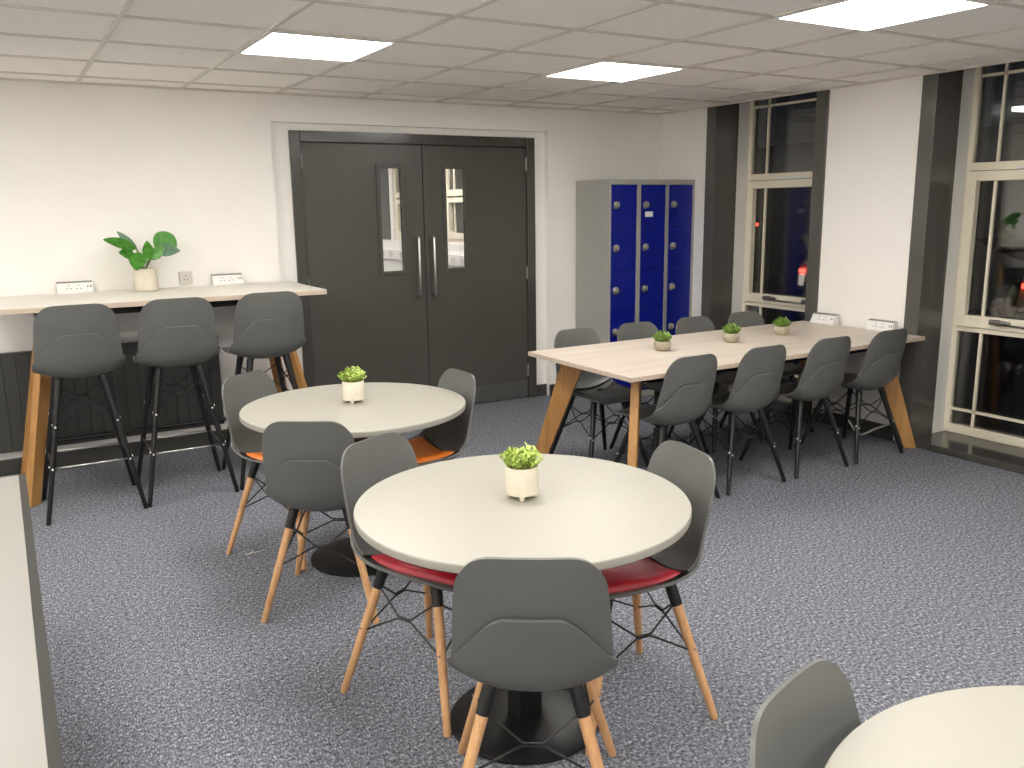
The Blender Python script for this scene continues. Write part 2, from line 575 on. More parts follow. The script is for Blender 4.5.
# ------------------------------------------------------------------ the lit room beyond the doors
w = MB()
w.box(-0.6, 3.96, 1.03, 9.0, -0.1, 0.0)
structure(w.build('floor_beyond', M['carpet']))
structure(MB().box(-0.6, 4.6, 1.03, 9.0, 2.6, 2.7).build('ceiling_beyond', M['ceiling']))
structure(MB().box(-0.7, -0.6, 1.03, 9.0, 0, 2.6).build('wall_beyond_left', M['wall']))
structure(MB().box(-0.7, 4.6, 9.0, 9.1, 0, 2.6).build('wall_beyond_end', M['wall']))
w = MB()
WB = [(5.20, 4.20), (6.86, 5.86)]
w.box(XR, 4.5, 1.03, 9.0, 0, 1.14)
for a, b in ((1.03, 4.20), (5.20, 5.86), (6.86, 9.0)):
    w.box(XR, 4.5, a, b, 1.14, 2.6)
structure(w.build('wall_beyond_right', M['wall']))
tr = MB()
tr.box(XR - 0.05, XR, 1.03, 9.0, 0.86, 1.0, bevel=0.004)
tr = structure(tr.build('trim_trunking', M['white_plastic']))
for y in (4.55, 4.85, 6.5, 6.9, 7.2):
    MB().box(XR - 0.056, XR - 0.05, y - 0.06, y + 0.06, 0.89, 0.97, bevel=0.003).build('socket_plate', M['grey_plate'], tr)
structure(MB().box(XR - 0.012, 4.0, 6.98, 7.6, 1.14, 2.6).build('trim_beyond', M['black']))
for n, (a, b) in enumerate(WB):
    r = MB()
    x0, x1 = XR + 0.03, XR + 0.1
    r.box(x0, x1, b, b + 0.07, 1.14, 2.6); r.box(x0, x1, a - 0.07, a, 1.14, 2.6)
    r.box(x0, x1, b + 0.07, a - 0.07, 1.14, 1.2); r.box(x0, x1, b + 0.07, a - 0.07, 1.745, 1.82)
    r.box(x0 - 0.02, x1, a - 0.15, a - 0.08, 1.2, 1.72); r.box(x0 - 0.02, x1, b + 0.08, b + 0.15, 1.2, 1.72)
    r.box(x0 - 0.02, x1, b + 0.15, a - 0.15, 1.66, 1.72); r.box(x0 - 0.02, x1, b + 0.15, a - 0.15, 1.2, 1.27)
    for y in (a - 0.24, b + 0.24):
        r.box(x0 + 0.02, x0 + 0.04, y - 0.01, y + 0.01, 1.2, 2.6)
    root = structure(r.build('window_%d' % (n + 5), M['cream']))
    MB().box(x0 + 0.045, x0 + 0.051, b + 0.01, a - 0.01, 1.15, 2.59).build('pane', M['glass'], root)

# ------------------------------------------------------------------ recessed ceiling lights
def ceiling_light(x0, y1, label, z=H, group='recessed ceiling light panels', lit='panel'):
    root = empty('ceiling_light', (x0 + 0.3, y1 - 0.3, z))
    tag(root, label, 'ceiling light', group)
    f = MB()
    a, b = 0.297, 0.283
    for q in ((-a, a, -a, -b), (-a, a, b, a), (-a, -b, -b, b), (b, a, -b, b)):
        f.box(*q, -0.008, 0.004)
    f.build('frame', M['white_plastic'], root)
    MB().box(-b, b, -b, b, -0.0055, 0.003).build('diffuser', M[lit], root)
    return root
named = {(0, 1): 'square recessed ceiling light panel nearest above the double doors',
         (3, 1): 'square recessed ceiling light panel between the lockers and the middle of the ceiling',
         (3, 4): 'square recessed ceiling light panel over the long table, cut by the top of the photo'}
for i in (-6, -3, 0, 3):
    for j in (1, 4, 7, 10):
        ceiling_light(0.6 * i, -0.6 * j, named.get((i, j), 'square recessed ceiling light panel outside the edges of the photo'))
for (x, y) in ((1.2, 3.4), (1.2, 6.4), (3.0, 4.9), (2.4, 8.0)):
    ceiling_light(x, y, 'square ceiling light panel in the room beyond the double doors', 2.6, 'ceiling light panels beyond the doors', 'panel_beyond')

# ------------------------------------------------------------------ moulded shell shared by chairs and stools
ST = [  # y, z, half width, side lift, side forward
    (0.218, 0.442, 0.170, 0.000, 0.0), (0.208, 0.455, 0.176, 0.001, 0.0), (0.186, 0.463, 0.180, 0.003, 0.0), (0.13, 0.464, 0.187, 0.008, 0.0),
    (0.05, 0.457, 0.192, 0.016, 0.0), (-0.04, 0.450, 0.196, 0.028, 0.0), (-0.115, 0.450, 0.198, 0.042, 0.004), (-0.170, 0.464, 0.199, 0.050, 0.014),
    (-0.203, 0.495, 0.198, 0.042, 0.027), (-0.222, 0.540, 0.195, 0.022, 0.036), (-0.236, 0.595, 0.190, 0.008, 0.040), (-0.250, 0.655, 0.184, 0.0, 0.039),
    (-0.262, 0.715, 0.178, 0.0, 0.036), (-0.272, 0.775, 0.170, 0.0, 0.032), (-0.280, 0.828, 0.160, 0.0, 0.028)]
CUM = [0.0]
for a, b in zip(ST, ST[1:]):
    CUM.append(CUM[-1] + math.hypot(b[0] - a[0], b[1] - a[1]))
LEN = CUM[-1]
def station(u):
    u = max(0.0, min(LEN, u))
    i = 0
    while i < len(CUM) - 2 and CUM[i + 1] < u: i += 1
    t = (u - CUM[i]) / (CUM[i + 1] - CUM[i])
    p0, p1, p2, p3 = ST[max(i - 1, 0)], ST[i], ST[i + 1], ST[min(i + 2, len(ST) - 1)]
    return [0.5 * (2 * b + (c - a) * t + (2 * a - 5 * b + 4 * c - d) * t * t + (3 * b - a - 3 * c + d) * t ** 3) for a, b, c, d in zip(p0, p1, p2, p3)]
def corner(d, r):
    return 0 if d >= r else r - math.sqrt(max(0.0, r * r - (r - d) ** 2))
def shell_pt(s, u, wscale=1.0, rtop=0.082, rfront=0.065):
    y, z, w, lift, fw = station(u)
    w = w * wscale - corner(LEN - u, rtop) - corner(u, rfront)
    q = s * w / 0.2
    return Vector((s * w, y + fw * abs(q) ** 2.2, z + lift * abs(q) ** 2.2))
def shell_n(s, u, wscale=1.0):
    e = 0.004
    uu = min(max(u, e), LEN - e)
    ss = max(-0.98, min(0.98, s))
    du = shell_pt(ss, uu + e, wscale, 0.0, 0.0) - shell_pt(ss, uu - e, wscale, 0.0, 0.0)
    ds = shell_pt(ss + 0.01, uu, wscale, 0.0, 0.0) - shell_pt(ss - 0.01, uu, wscale, 0.0, 0.0)
    return ds.cross(du).normalized()        # outward: below the seat / behind the back
NS = 22
SS = [math.sin(PI / 2 * (2 * k / NS - 1)) * 0.55 + (2 * k / NS - 1) * 0.45 for k in range(NS + 1)]
U_CREASE = CUM[7] - 0.012
U_HIP = CUM[8] + 0.004
U_ARCH = CUM[11] + 0.024
def backrest_mesh():
    top, bot = [], []
    us = [U_CREASE + (LEN - U_CREASE) * k / 20 for k in range(17)]
    us += [us[-1] + (LEN - us[-1]) * (1 - (1 - k / 9) ** 2.2) for k in range(1, 10)]
    for u in us:
        k = max(0.0, min(1.0, (u - U_CREASE) / (U_ARCH - U_CREASE)))
        ws = 0.955 + 0.045 * k
        top.append([shell_pt(s, u, ws) - shell_n(s, u, ws) * 0.001 for s in SS])
        bot.append([shell_pt(s, u, ws) + shell_n(s, u, ws) * 0.0075 for s in SS])
    return MB().slab(top, bot)
def seat_mesh():
    top, bot = [], []
    N = 34
    for k in range(N + 1):
        rt, rb = [], []
        for s in SS:
            g = 1 - (1 - min(1.0, (1 - abs(s)) / 0.66)) ** 1.75
            ue = U_HIP + (U_ARCH - U_HIP) * g
            f = k / N
            f = f if k > 6 else (k / 6) ** 1.8 * 6 / N
            u = ue * f
            d = (0.0175 - 0.011 * abs(s) ** 3) * max(0.0, min(1.0, (u - CUM[5]) / (CUM[7] - 0.03 - CUM[5])))
            n = shell_n(s, u)
            p = shell_pt(s, u)
            rt.append(p + n * d); rb.append(p + n * (d + 0.0095))
        top.append(rt); bot.append(rb)
    return MB().slab(top, bot)
def cushion_mesh():
    top, bot = [], []
    u0, u1 = 0.022, U_CREASE - 0.012
    N = 18
    for k in range(N + 1):
        f = k / N
        f = 0.5 - 0.5 * math.cos(PI * f)
        u = u0 + (u1 - u0) * f
        rt, rb = [], []
        for s in SS:
            e = min(1.0, (1 - abs(s)) / 0.16)
            e2 = min(1.0, min(f, 1 - f) / 0.10)
            th = 0.004 + 0.019 * math.sin(PI / 2 * e) ** 0.6 * math.sin(PI / 2 * e2) ** 0.6
            wsc = 0.88 - 0.05 * max(0, 0.15 - min(f, 1 - f)) / 0.15
            p = shell_pt(s, u, wsc, 0.0, 0.05)
            n = shell_n(s, u)
            rt.append(p - n * th); rb.append(p - n * 0.0005)
        top.append(rt); bot.append(rb)
    return MB().slab(top, bot)

def make_chair(name, leg_mat, pad_mat, dz=0.0, foot=0.225, z_v=0.372, z_mid=0.292, z_lam=0.215, rail=None, wide=1.0):
    root = empty(name)
    s = seat_mesh().build('seat', M['shell'], root, sharp=60)
    b = backrest_mesh().build('backrest', M['shell'], root, sharp=60)
    s.location = b.location = (0, 0.018, dz)
    if pad_mat:
        c = cushion_mesh().build('cushion', pad_mat, root, sharp=70)
        c.location = (0, 0.018, dz)
    s.scale.x = b.scale.x = wide
    for part in (s, b):
        bv = part.modifiers.new('rounded_rim', 'BEVEL')
        bv.width = 0.0026; bv.segments = 2; bv.limit_method = 'ANGLE'; bv.angle_limit = math.radians(55)
    zt = 0.428 + dz
    top = lambda sx, sy: Vector((sx * 0.107, sy * 0.112 - 0.012, zt))
    ft = lambda sx, sy: Vector((sx * foot, sy * foot, 0.0))
    at = lambda sx, sy, z: ft(sx, sy) + (top(sx, sy) - ft(sx, sy)) * (z / zt)
    z_sock = zt - 0.066
    sr = 0.0055 if leg_mat is M['black_leg'] else 0.0036
    f = MB()      # steel spider below the seat
    for sx in (-1, 1):
        f.tube([top(sx, 1) + Vector((-sx * 0.012, -0.01, 0.004)), Vector((sx * 0.070, 0.07, zt + 0.014)), Vector((sx * 0.07, 0, zt + 0.012)), Vector((sx * 0.070, -0.09, zt + 0.014)), top(sx, -1) + Vector((-sx * 0.012, 0.01, 0.004))], 0.009, 8)
    f.box(-0.08, 0.08, -0.012, 0.012, zt + 0.003, zt + 0.017)
    f.build('seat_frame', M['black'], root)
    for sx in (-1, 1):
        for sy in (-1, 1):
            l = MB()
            a, m_, t_ = at(sx, sy, 0.0), at(sx, sy, 0.008), at(sx, sy, z_sock + 0.03)
            l.tube([a, m_, at(sx, sy, zt * 0.5), t_], [0.0105, 0.0122, 0.0150, 0.0168], 14)
            leg = l.build('leg', leg_mat, root)
            k = MB()
            k.tube([at(sx, sy, z_sock), at(sx, sy, zt - 0.02), at(sx, sy, zt), top(sx, sy) + Vector((-sx * 0.012, -sy * 0.012, 0.012)), top(sx, sy) + Vector((-sx * 0.034, -sy * 0.03, 0.014))], [0.0182, 0.0192, 0.0192, 0.017, 0.012], 14)
            k.build('leg_socket', M['socket'], leg)
            q = MB()
            zs = [z_lam] + ([rail] if rail else [])
            for zz in zs:
                p = at(sx, sy, zz)
                o = Vector((0, sy, 0)) * 0.0135
                o2 = Vector((sx, 0, 0)) * 0.0135
                q.tube([p + o * 0.7, p + o * 1.22], sr, 8)
                q.tube([p + o2 * 0.7 + Vector((0, 0, 0.012)), p + o2 * 1.22 + Vector((0, 0, 0.012))], sr, 8)
            q.build('screw', M['screw'] if sr > 0.005 else M['dull_steel'], leg)
    sides = [((-1, -1), (1, -1)), ((1, -1), (1, 1)), ((1, 1), (-1, 1)), ((-1, 1), (-1, -1))]
    for A, B in sides:
        w_ = MB()
        mid = (at(*A, z_mid) + at(*B, z_mid)) / 2
        d = (at(*B, z_mid) - at(*A, z_mid)).normalized()
        up_ = Vector((0, 0, 0.0038))
        for (z_end, off) in ((z_v, up_), (z_lam, -up_)):
            w_.tube([at(*A, z_end), mid - d * 0.026 + off, mid + d * 0.026 + off, at(*B, z_end)], 0.0034, 7)
        w_.build('wire_brace', M['black'], root)
    if rail:
        for A, B in sides:
            w_ = MB()
            w_.tube([at(*A, rail), at(*B, rail)], 0.0048, 8)
            w_.build('footrest_rod', M['steel'], root)
    return root

def face(fx, fy):
    """rotation so the local +Y front looks along (fx, fy)"""
    return math.atan2(-fx, fy)

GREY = M['shell']
red_chair = make_chair('dining_chair', M['beech'], M['red'])
orange_chair = make_chair('dining_chair', M['beech'], M['orange'])
bare_chair = make_chair('dining_chair', M['beech'], None)
black_chair = make_chair('dining_chair', M['black_leg'], None)
stool = make_chair('bar_stool', M['black_leg'], None, dz=0.312, foot=0.238, z_v=0.67, z_mid=0.60, z_lam=0.50, rail=0.285, wide=1.08)

used = set()
def put(proto, x, y, rz, label, cat, group):
    o = proto if proto.name not in used else copy_tree(proto)
    used.add(proto.name)
    place(o, x, y, 0, rz)
    tag(o, label, cat, group)
    return o
RG = 'wooden-legged chairs round the circular tables'
put(red_chair, -0.05, -3.414, face(0.55, 0.835), 'grey shell chair with its back to the viewer at the front circular table', 'chair', RG)
put(red_chair, -0.004, -2.712, face(0.416, -0.908), 'grey wooden-legged chair with red seat pad on the left of the front circular table', 'chair', RG)
put(red_chair, 0.453, -3.12, face(-0.988, 0.13), 'grey wooden-legged chair with red seat pad on the right of the front circular table', 'chair', RG)
put(orange_chair, -0.085, -1.89, face(0.55, 0.83), 'grey wooden-legged chair with its back turned at the middle circular table', 'chair', RG)
put(orange_chair, -0.045, -1.235, face(0.55, -0.83), 'grey chair with orange seat pad left of the middle circular table, near the bar stools', 'chair', RG)
put(orange_chair, 0.45, -1.57, face(-0.995, -0.03), 'grey chair with orange seat pad right of the middle circular table, before the doors', 'chair', RG)
put(bare_chair, -0.034, -4.543, face(0.27, -0.963), 'grey chair back at the cropped circular table in the lower right corner', 'chair', RG)
NG = 'black-legged chairs along the long table'
for x, l in ((1.915, 'black-legged grey chair on the near side of the long table, at its free end'),
             (2.437, 'black-legged grey chair on the near side, second from the free end of the long table'),
             (2.985, 'black-legged grey chair on the near side, second from the window wall'),
             (3.515, 'black-legged grey chair on the near side of the long table, next to the window wall')):
    put(black_chair, x, -1.615, 0.0, l, 'chair', NG)
for x, l in ((1.975, 'black-legged grey chair on the far side of the long table, at its free end'),
             (2.47, 'black-legged grey chair on the far side, in front of the first blue locker column'),
             (2.97, 'black-legged grey chair on the far side, in front of the last blue locker column'),
             (3.46, 'black-legged grey chair on the far side of the long table, in front of the window')):
    put(black_chair, x, -0.945, PI, l, 'chair', NG)
SG = 'bar stools at the white bar table'
put(stool, -0.83, -0.03, 0.0, 'grey bar stool with black legs farthest from the doors, by the oak table leg', 'bar stool', SG)
put(stool, -0.335, -0.02, 0.0, 'grey bar stool with black legs in the middle, below the big-leaved plant', 'bar stool', SG)
put(stool, 0.17, 0.0, 0.0, 'grey bar stool with black legs nearest to the double doors', 'bar stool', SG)

# ------------------------------------------------------------------ tables
def round_table(x, y, label, r=0.5):
    root = empty('round_table', (x, y, 0))
    tag(root, label, 'table', 'circular cream tables on black pedestals')
    t = MB()
    t.lathe([(0, 0.703), (r - 0.006, 0.703), (r - 0.001, 0.706), (r, 0.709), (r, 0.726), (r - 0.002, 0.7292), (r - 0.006, 0.730), (0, 0.730)], n=96)
    t.build('tabletop', M['round_top'], root, sharp=30)
    p = MB()
    p.box(-0.04, 0.04, -0.04, 0.04, 0.02, 0.69, bevel=0.004)
    p.build('column', M['black'], root)
    MB().box(-0.2, 0.2, -0.03, 0.03, 0.688, 0.703).box(-0.03, 0.03, -0.2, 0.2, 0.6885, 0.7025).build('top_bracket', M['black'], root)
    b = MB()
    b.lathe([(0, 0), (0.235, 0), (0.238, 0.003), (0.238, 0.010), (0.225, 0.016), (0.12, 0.020), (0, 0.022)], n=72)
    b.build('base', M['black'], root, sharp=50)
    return root
round_table(0.137, -3.055, 'circular cream table at the front with the red-padded chairs')
round_table(0.175, -1.54, 'circular cream table in the middle with the orange-padded chairs')
round_table(0.103, -4.826, 'circular cream table cropped by the lower right corner')

def splay_leg(cx, cy, dx, dy, h, top_w, bot_w, th, run, mat, root, br=True):
    """tapered oak board splayed along (dx, dy) from the top point; outer edge leans out"""
    d = Vector((dx, dy, 0)).normalized()
    n = Vector((-d.y, d.x, 0))
    m = MB()
    outer_top, outer_bot = 0.0, run
    prof = [(outer_top - top_w, h), (outer_top, h), (outer_bot, 0.0), (outer_bot - bot_w, 0.0)]
    c = Vector((cx, cy, 0))
    vs = [c + d * a + Vector((0, 0, z)) + n * s * th / 2 for s in (-1, 1) for a, z in prof]
    before = set(m.bm.verts)
    m.faces(vs, [(3, 2, 1, 0), (4, 5, 6, 7), (0, 1, 5, 4), (1, 2, 6, 5), (2, 3, 7, 6), (3, 0, 4, 7)])
    es = list(m.bm.edges)
    bmesh.ops.bevel(m.bm, geom=es, offset=0.004, segments=2, affect='EDGES', profile=0.5)
    leg = m.build('leg', mat, root)
    if br:
        k = MB()
        a = c - d * (top_w * 0.62)
        k.tube([a - n * (th / 2 + 0.02) + Vector((0, 0, h - 0.018)), a + n * (th / 2 + 0.02) + Vector((0, 0, h - 0.018))], 0.013, 10)
        a = c - d * (top_w * 0.2)
        k.tube([a - n * (th / 2 + 0.014) + Vector((0, 0, h - 0.022)), a + n * (th / 2 + 0.014) + Vector((0, 0, h - 0.022))], 0.010, 10)
        k.build('leg_bolt', M['dull_steel'], leg)

def oak_table(name, x0, x1, y0, y1, h, th, top_mat, edge_mat, label, leg_len, inset, rail_low=False, top_w=0.125):
    cx, cy = (x0 + x1) / 2, (y0 + y1) / 2
    root = empty(name, (cx, cy, 0))
    tag(root, label, 'table')
    hx, hy = (x1 - x0) / 2, (y1 - y0) / 2
    t = MB()
    t.box(-hx, hx, -hy, hy, h - th, h, bevel=0.002)
    for f in t.bm.faces:
        if abs(f.normal.z) < 0.5: f.material_index = 1
    t.build('tabletop', [top_mat, edge_mat], root)
    fr_ = MB()
    a, b, zz0, zz1 = hx - 0.22, hy - 0.13, h - th - 0.045, h - th
    for s in (-1, 1):
        fr_.box(-a, a, s * b - 0.02, s * b + 0.02, zz0, zz1)
        fr_.box(s * a - 0.02, s * a + 0.02, -b + 0.02, b - 0.02, zz0, zz1)
    fr_.build('under_frame', M['black'], root)
    for sx in (-1, 1):
        for sy in (-1, 1):
            run = leg_len
            fx, fy = sx * (hx - inset), sy * (hy - inset)        # foot, outer end
            d = Vector((sx, sy, 0)).normalized()
            splay_leg(fx - d.x * run, fy - d.y * run, sx, sy, h - th - 0.002, top_w, 0.075, 0.046, run, M['oak'], root)
    if rail_low:
        r = MB()
        r.tube([(-hx + 0.12, hy - 0.10, 0.2), (hx - 0.12, hy - 0.10, 0.2)], 0.014, 10)
        r.build('foot_rail', M['black'], root)
    return root
oak_table('meeting_table', 1.535, 3.925, -1.815, -0.83, 0.742, 0.025, M['ash'], M['ash_edge'], 'long pale wood table with splayed oak legs, end against the window wall', 0.215, 0.002, top_w=0.14)
oak_table('bar_table', -1.20, 0.61, 0.06, 0.868, 1.105, 0.03, M['bar_top'], M['ash_edge'], 'tall white bar table on oak legs against the back wall', 0.28, 0.045, True, 0.10)

# desk cropped by the lower left corner
dk = empty('desk', (-1.602, -2.9, 0))
tag(dk, 'pale grey desk with dark edging in the lower left corner', 'desk')
MB().box(-0.45, 0.442, -1.0, 0.985, 0.705, 0.7305, bevel=0.001).build('tabletop', M['desk'], dk)
e = MB()
e.prism([(0.442, 0.7305), (0.463, 0.728), (0.463, 0.712), (0.442, 0.700)], 'Y', -1.0, 1.0)
e.prism([(0.985, 0.7305), (1.0, 0.728), (1.0, 0.712), (0.985, 0.700)], 'X', -0.45, 0.442)
e.build('edging', M['desk_edge'], dk)
for sx in (-1, 1):
    for sy in (-1, 1):
        MB().box(sx * 0.38 - 0.02, sx * 0.38 + 0.02, sy * 0.9 - 0.02, sy * 0.9 + 0.02, 0, 0.705, bevel=0.003).build('leg', M['black'], dk)

# ------------------------------------------------------------------ boarding below the bar
rd = MB()
X0, X1, Z0, Z1 = -2.6, 0.085, 0.15, 0.765
bw = 0.075
x = X1
while x > X0:
    rd.box(x - bw + 0.004, x, YB - 0.045, YB - 0.004, Z0, Z1 - 0.012, bevel=0.004)
    x -= bw
rd.box(X0, X1, YB - 0.04, YB, Z0, Z1 - 0.014)
rc = rd.build('radiator_cover', M['radiator'])
tag(rc, 'dark grey vertical-boarded cover on the back wall below the bar table', 'radiator cover')
MB().box(X0, X1 + 0.003, YB - 0.05, YB, Z1 - 0.012, Z1, bevel=0.003).build('cap_strip', M['radiator'], rc)

# ------------------------------------------------------------------ lockers
LY0, LY1, LH = 0.40, 0.862, 1.795
def locker(x0, label, sticker=False):
    root = empty('locker', (x0, LY0, 0))
    tag(root, label, 'locker', 'blue-doored locker columns')
    wd, dp = 0.298, LY1 - LY0
    b = MB()
    b.box(0, 0.018, 0.0, dp, 0.0, LH); b.box(wd - 0.018, wd, 0.0, dp, 0.0, LH)
    b.box(0.018, wd - 0.018, dp - 0.01, dp, 0, LH)
    b.box(0.018, wd - 0.018, 0, dp - 0.01, LH - 0.04, LH); b.box(0.018, wd - 0.018, 0, dp - 0.01, 0, 0.055)
    b.build('body', M['locker_grey'], root)
    z0, z1 = 0.058, LH - 0.043
    hh = (z1 - z0) / 5
    for k in range(5):
        a, c = z0 + k * hh + 0.001, z0 + (k + 1) * hh - 0.001
        d = MB()
        d.box(0.021, wd - 0.021, 0.004, 0.02, a, c, bevel=0.0006)
        door = d.build('door', M['locker_blue'], root)
        lk = MB()
        lz = a + hh * 0.54
        lx = 0.070
        ring = []
        lk.tube([(lx, 0.006, lz), (lx, -0.012, lz), (lx, -0.016, lz)], [0.027, 0.027, 0.021], 20)
        lk.tube([(lx, -0.014, lz), (lx, -0.03, lz)], [0.012, 0.010], 12)
        lk.build('lock', M['lock'], door)
        ky = MB()
        ky.tube([(lx - 0.022, -0.005, lz - 0.02), (lx - 0.022, -0.02, lz - 0.02)], 0.012, 12)
        ky.build('key_tag', M['steel'], door)
        for hz in (a + 0.06, c - 0.06):
            hg = MB()
            hg.box(wd - 0.0225, wd - 0.014, -0.003, 0.012, hz - 0.03, hz + 0.03)
            hg.build('hinge', M['locker_grey'], door)
        if sticker and k == 4:
            MB().box(0.065, 0.145, 0.0025, 0.0045, lz - 0.098, lz - 0.056).build('name_label', M['white_plastic'], door)
locker(3.062, 'blue-doored locker column at the left end, its grey side panel showing')
locker(3.362, 'middle blue-doored locker column with a white label on its top door', True)
locker(3.655, 'blue-doored locker column in the corner beside the window')

# ------------------------------------------------------------------ power modules and wall socket
def power_module(x, y, z, rz, label, group):
    root = empty('power_module', (x, y, z), rz)
    tag(root, label, 'socket block', group)
    L, D, Hh = 0.100, 0.062, 0.070      # half length, depth, height; front towards -Y
    prof = [(D, 0.0), (0.0, 0.0), (-0.002, 0.012), (D * 0.42, Hh - 0.004), (D * 0.5, Hh), (D, Hh)]
    MB().prism(prof, 'X', -L, L, bevel=0.002).build('body', M['white_plastic'], root)
    st = MB()
    st.prism([(D * 0.40, Hh - 0.004), (D * 0.5, Hh + 0.003), (D, Hh + 0.003), (D, Hh), (D * 0.5, Hh)], 'X', -L, L)
    st.build('top_strip', M['dull_steel'], root)
    A, B = Vector((0, -0.002, 0.012)), Vector((0, D * 0.42, Hh - 0.004))
    dv = (B - A).normalized()
    nv = Vector((0, -dv.z, dv.y))
    def hole(m, px, t, w, h):
        p = A + (B - A) * t + Vector((px, 0, 0)) + nv * 0.0006
        ex, ey = Vector((w / 2, 0, 0)), dv * h / 2
        q = [p - ex - ey, p + ex - ey, p + ex + ey, p - ex + ey]
        m.faces(q + [v - nv * 0.003 for v in q], [(0, 1, 2, 3), (7, 6, 5, 4), (0, 4, 5, 1), (1, 5, 6, 2), (2, 6, 7, 3), (3, 7, 4, 0)])
    for px in (-0.035, 0.02):
        m = MB()
        hole(m, px, 0.72, 0.004, 0.010); hole(m, px - 0.011, 0.36, 0.008, 0.0045); hole(m, px + 0.011, 0.36, 0.008, 0.0045)
        m.build('socket', M['dark_hole'], root)
    m = MB()
    hole(m, 0.072, 0.55, 0.006, 0.014); hole(m, 0.088, 0.55, 0.006, 0.014)
    m.build('charging_port', M['dark_hole'], root)
PG = 'white socket blocks on the tables'
power_module(-0.745, 0.80, 1.105, 0, 'white socket block on the bar table, far left of the plant', PG)
power_module(0.18, 0.80, 1.105, 0, 'white socket block on the bar table, towards the doors', PG)
power_module(3.872, -1.04, 0.742, -PI / 2, 'white socket block on the long table, beside the first window', PG)
power_module(3.872, -1.505, 0.742, -PI / 2, 'white socket block on the long table, behind the nearest window-side chair', PG)
ws = empty('wall_socket', (-0.078, YB, 1.162))
tag(ws, 'single square socket plate on the wall behind the bar table', 'wall socket')
MB().box(-0.043, 0.043, -0.01, 0, -0.043, 0.043, bevel=0.003).build('plate', M['grey_plate'], ws)
m = MB()
for px, pz, a, b in ((0, 0.014, 0.004, 0.009), (-0.011, -0.010, 0.009, 0.004), (0.011, -0.010, 0.009, 0.004)):
    m.box(px - a / 2, px + a / 2, -0.0106, -0.008, pz - b / 2, pz + b / 2)
m.build('pin_holes', M['dark_hole'], ws)

# ------------------------------------------------------------------ plants
def blade(m, base, d, length, width, droop=0.3, up_=Vector((0, 0, 1)), nseg=4, fold=0.15, roundness=1.0, blunt=1.0):
    """a leaf: curved lens with a folded midrib"""
    d = d.normalized()
    side = d.cross(up_)
    if side.length < 1e-3: side = Vector((1, 0, 0))
    side.normalize()
    nrm = side.cross(d).normalized()
    L, C, R_ = [], [], []
    for i in range(nseg + 1):
        t = i / nseg
        p = base + d * length * t - Vector((0, 0, 1)) * droop * length * t * t
        wv = width * (math.sin(PI * (t * 0.98 + 0.01) ** roundness)) ** blunt * 0.5
        L.append(p + side * wv + nrm * wv * fold); C.append(p); R_.append(p - side * wv + nrm * wv * fold)
    v = L + C + R_
    k = nseg + 1
    fs = []
    for i in range(nseg):
        fs.append((i, i + 1, k + i + 1, k + i)); fs.append((k + i, k + i + 1, 2 * k + i + 1, 2 * k + i))
    m.faces(v, fs, True)

def bushy(m, cz, rad, hgt, n, size, rnd):
    """upright sprigs with small pointed leaves"""
    for i in range(n):
        a = rnd.uniform(0, 2 * PI)
        rr = rad * math.sqrt(rnd.random())
        tilt = rr / rad
        base = Vector((math.cos(a) * rr * 0.55, math.sin(a) * rr * 0.55, cz))
        top = Vector((math.cos(a) * rr, math.sin(a) * rr, cz + hgt * (1 - 0.55 * tilt ** 2) * rnd.uniform(0.7, 1.05)))
        d = top - base
        m.tube([base, base + d * 0.6, top], 0.0009, 4, False)
        for k in range(7):
            t = 0.35 + 0.65 * k / 6
            p = base + d * t
            b = a + k * 2.4 + rnd.uniform(-0.5, 0.5)
            dd = Vector((math.cos(b), math.sin(b), 0.55 + 0.7 * (k / 6)))
            blade(m, p, dd, size * rnd.uniform(0.8, 1.2), size * 0.55, 0.15, nseg=2)

def footed_pot_plant(x, y, label, seed):
    rnd = random.Random(seed)
    root = empty('potted_plant', (x, y, 0.73), math.radians(-31.5))
    tag(root, label, 'potted plant', 'plants in pale pots on the circular tables')
    p = MB()
    p.lathe([(0, 0.014), (0.047, 0.014), (0.0492, 0.016), (0.0495, 0.05), (0.0495, 0.098), (0.048, 0.100), (0.045, 0.099), (0.044, 0.088), (0, 0.088)], n=40)
    for k in range(4):
        a = k * PI / 2
        c, s = math.cos(a), math.sin(a)
        p.tube([(0.041 * c, 0.041 * s, 0.0), (0.0405 * c, 0.0405 * s, 0.008), (0.039 * c, 0.039 * s, 0.020)], [0.006, 0.0085, 0.0105], 8)
    p.build('pot', M['pot'], root, sharp=45)
    MB().lathe([(0, 0.0935), (0.0445, 0.0915)], n=24).build('soil', M['soil'], root)
    f = MB()
    bushy(f, 0.090, 0.066, 0.070, 84, 0.0165, rnd)
    f.build('foliage', M['lime'], root)
footed_pot_plant(0.152, -3.03, 'lime green plant in a footed pale pot on the front circular table', 3)
footed_pot_plant(0.19, -1.49, 'lime green plant in a footed pale pot on the middle circular table', 5)

def bowl_plant(x, y, label, seed):
    rnd = random.Random(seed)
    root = empty('bowl_plant', (x, y, 0.742))
    tag(root, label, 'potted plant', 'little green plants in a row on the long table')
    p = MB()
    p.lathe([(0, 0), (0.036, 0), (0.043, 0.006), (0.051, 0.026), (0.052, 0.040), (0.048, 0.056), (0.045, 0.058), (0.043, 0.054), (0, 0.054)], n=36)
    p.build('pot', M['bowl_pot'], root, sharp=50)
    f = MB()
    bushy(f, 0.050, 0.060, 0.064, 105, 0.015, rnd)
    f.build('foliage', M['green'], root)
bowl_plant(2.215, -1.255, 'little green plant in a round bowl nearest to the free end of the long table', 11)
bowl_plant(2.771, -1.26, 'little green plant in a round bowl, middle of three on the long table', 12)
bowl_plant(3.258, -1.23, 'little green plant in a round bowl nearest to the socket blocks on the long table', 13)

